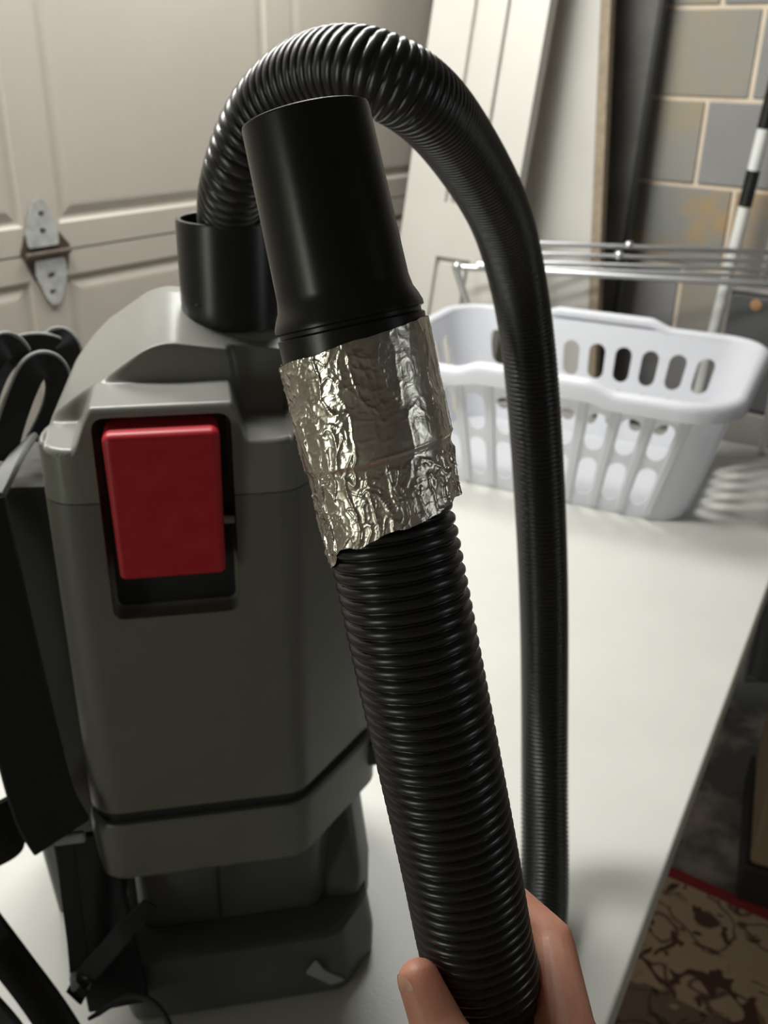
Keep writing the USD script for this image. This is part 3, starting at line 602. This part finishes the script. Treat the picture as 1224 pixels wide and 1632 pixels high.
# ------------------------------------------------------------------ poles, cabinet and small things at the right
pole = thing('extension_pole', 'white and black sectioned pole leaning on the block wall at the right', 'pole')
pa, pb = V(.8665, 2.4735, .966), V(.893, 2.4555, 1.40); pd = (pb - pa) / np.linalg.norm(pb - pa)
def pp(z): return pa + pd * ((z - pa[2]) / pd[2])
for z0, z1, r, m_ in ((.0, 1.212, .0150, M_POLEW), (1.205, 1.290, .0165, M_BLACK), (1.285, 1.392, .0150, M_POLEW), (1.385, 1.60, .0165, M_BLACK)):
    obj('pole_section', rod(pp(z0), pp(z1), r, 20), m_, pole, 50)
obj('grey_pole', rod(at_wall(.155, .10, 0), at_wall(.235, .055, 1.75), .011, 16), M_POLEG, None, 50, label='plain grey pole just right of the white and black pole', cat='pole')
blk = thing('black_bag', 'black bag hanging on the block wall beside the grey pole', 'bag')
bag = tm(m3.Manifold.batch_hull([m3.Manifold.sphere(r, 24).translate(tuple(at_wall(s_, o_2, z))) for s_, o_2, z, r in ((.262, .040, 1.185, .026), (.268, .040, 1.29, .028), (.40, .045, 1.19, .036), (.36, .045, 1.38, .028))]))
obj('bag_body', bag, M_PAD, blk, 60)
obj('bag_handle', tube([at_wall(.28, .03, 1.32), at_wall(.30, .02, 1.44), at_wall(.34, .02, 1.46), at_wall(.36, .03, 1.39)], .006), M_WEB, blk, 50)
cab = thing('metal_cabinet', 'dark grey metal cabinet behind the table with a round orange sticker', 'cabinet')
def on_cab(m): return frame(m, at_wall(.178, .25, 0), WD, -WN, Z3)
obj('cabinet_body', on_cab(rbox(0, .004, 0, .44, .12, 1.028, .004, 4)), M_CAB, cab)
obj('cabinet_top', on_cab(rbox(-.004, -.003, 1.028, .444, .124, 1.040, .003, 4)), M_POLEG, cab)
obj('drawer_front', on_cab(rbox(.010, -.002, .745, .43, .008, 1.022, .003, 4)), M_CAB, cab)
obj('drawer_front', on_cab(rbox(.010, -.002, .40, .43, .008, .735, .003, 4)), M_POLEG, cab)
sk = trimesh.creation.cylinder(.0135, .002, sections=24); sk.apply_transform(trimesh.transformations.rotation_matrix(np.pi / 2, [1, 0, 0])); sk.apply_translation((.065, -.0026, 1.003))
obj('sticker', on_cab(sk), M_STICK, cab, label='round orange-brown sticker')
sl = thing('white_slat', 'narrow white slat standing upright at the far right corner of the table', 'slat')
obj('slat', frame(rbox(-.008, -.004, 0, .008, .004, .34, .002, 4), V(.8365, 1.972, .741), V(.9, -.436, 0), V(.436, .9, 0), Z3), M_POLEW, sl, 40)

# ------------------------------------------------------------------ rug and box on the floor
RD = V(math.cos(math.radians(-32.5)), math.sin(math.radians(-32.5)), 0); RE = V(RD[1], -RD[0], 0)
rug = thing('oriental_rug', 'beige oriental rug with dark floral pattern and red border on the floor beside the table', 'rug')
def on_rug(m): return frame(m, V(.62, 1.47, 0), RD, -RE, Z3)
def rug_mat(name, c0_, c1_, c2_, sc):
    return usdkit.material(stage, '/World/Looks/' + name, {
        'g': ('texture_coordinate', {}), 'n0': ('noise_texture', {'scale': 9.0, 'detail': 2.0}),
        'mx': ('mix_color', {'blend_type': 'mix', 'fac': .12}), 'v': ('voronoi_texture', {'scale': sc, 'feature': 'f1'}), 'v2': ('noise_texture', {'scale': sc * 1.1, 'detail': 1.0, 'distortion': 2.2}),
        'r': ('rgb_ramp', {'ramp': [(0, c1_), (.20, c1_), (.24, c0_), (.46, c0_), (.50, c2_), (.56, c0_), (1, c0_)]}), 'r2': ('rgb_ramp', {'ramp': [(0, (0, 0, 0)), (.59, (0, 0, 0)), (.62, (1, 1, 1)), (1, (1, 1, 1))]}),
        'm': ('mix_color', {'blend_type': 'mix', 'b': c2_}), 'b': ('noise_texture', {'scale': 500.0}), 'bp': ('bump', {'strength': 1.0, 'distance': .002}),
        'p': ('principled_bsdf', {'roughness': .95, 'sheen_weight': .2})},
        [('g.object', 'n0.vector'), ('g.object', 'mx.a'), ('n0.color', 'mx.b'), ('mx.result', 'v.vector'), ('g.object', 'v2.vector'), ('v.distance', 'r.fac'), ('v2.fac', 'r2.fac'), ('r2.color', 'm.fac'), ('r.color', 'm.a'), ('m.result', 'p.base_color'), ('b.fac', 'bp.height'), ('bp.normal', 'p.normal')], surface='p.BSDF')
M_RUGF = rug_mat('rug_field', (.62, .47, .32), (.13, .06, .045), (.13, .045, .04), 10.0)
M_RUGB = rug_mat('rug_border', (.26, .18, .13), (.60, .46, .32), (.07, .04, .04), 14.0)
M_RUGR = mat('rug_red_edge', (.38, .04, .05), .95, bump=(500, .002))
RX0, RX1, RLEN = -.75, .85, 2.2
obj('rug_edge', on_rug(cat([bx(RX0, -.03, 0, RX1, 0, .010), bx(RX1 - .03, -RLEN, 0, RX1, -.03, .010), bx(RX0, -RLEN, 0, RX0 + .03, -.03, .010), bx(RX0, -RLEN - .03, 0, RX1, -RLEN, .010)])), M_RUGR, rug, label='dark red rug edge')
obj('rug_field', on_rug(bx(RX0 + .03, -.30, 0, RX1 - .03, -.03, .010)), M_RUGF, rug)
obj('rug_band', on_rug(bx(RX0 + .03, -RLEN, 0, RX1 - .03, -.30, .010)), M_RUGB, rug)
bxo = thing('storage_box', 'tan wooden box on a black base at the right edge of the rug', 'box')
def on_box(m): return frame(m, V(.735, 1.40, .010), V(.93, -.36, 0) / np.linalg.norm(V(.93, -.36)), V(.36, .93, 0) / np.linalg.norm(V(.93, -.36)), Z3)
obj('box_base', on_box(rbox(-.012, -.012, 0, .45, .35, .09, .006, 4)), M_DARKGAP, bxo)
obj('box_body', on_box(rbox(0, 0, .088, .44, .34, .50, .008, 4)), M_TAN, bxo)
obj('box_lid', on_box(rbox(-.006, -.006, .498, .446, .346, .53, .006, 4)), M_TAN, bxo)
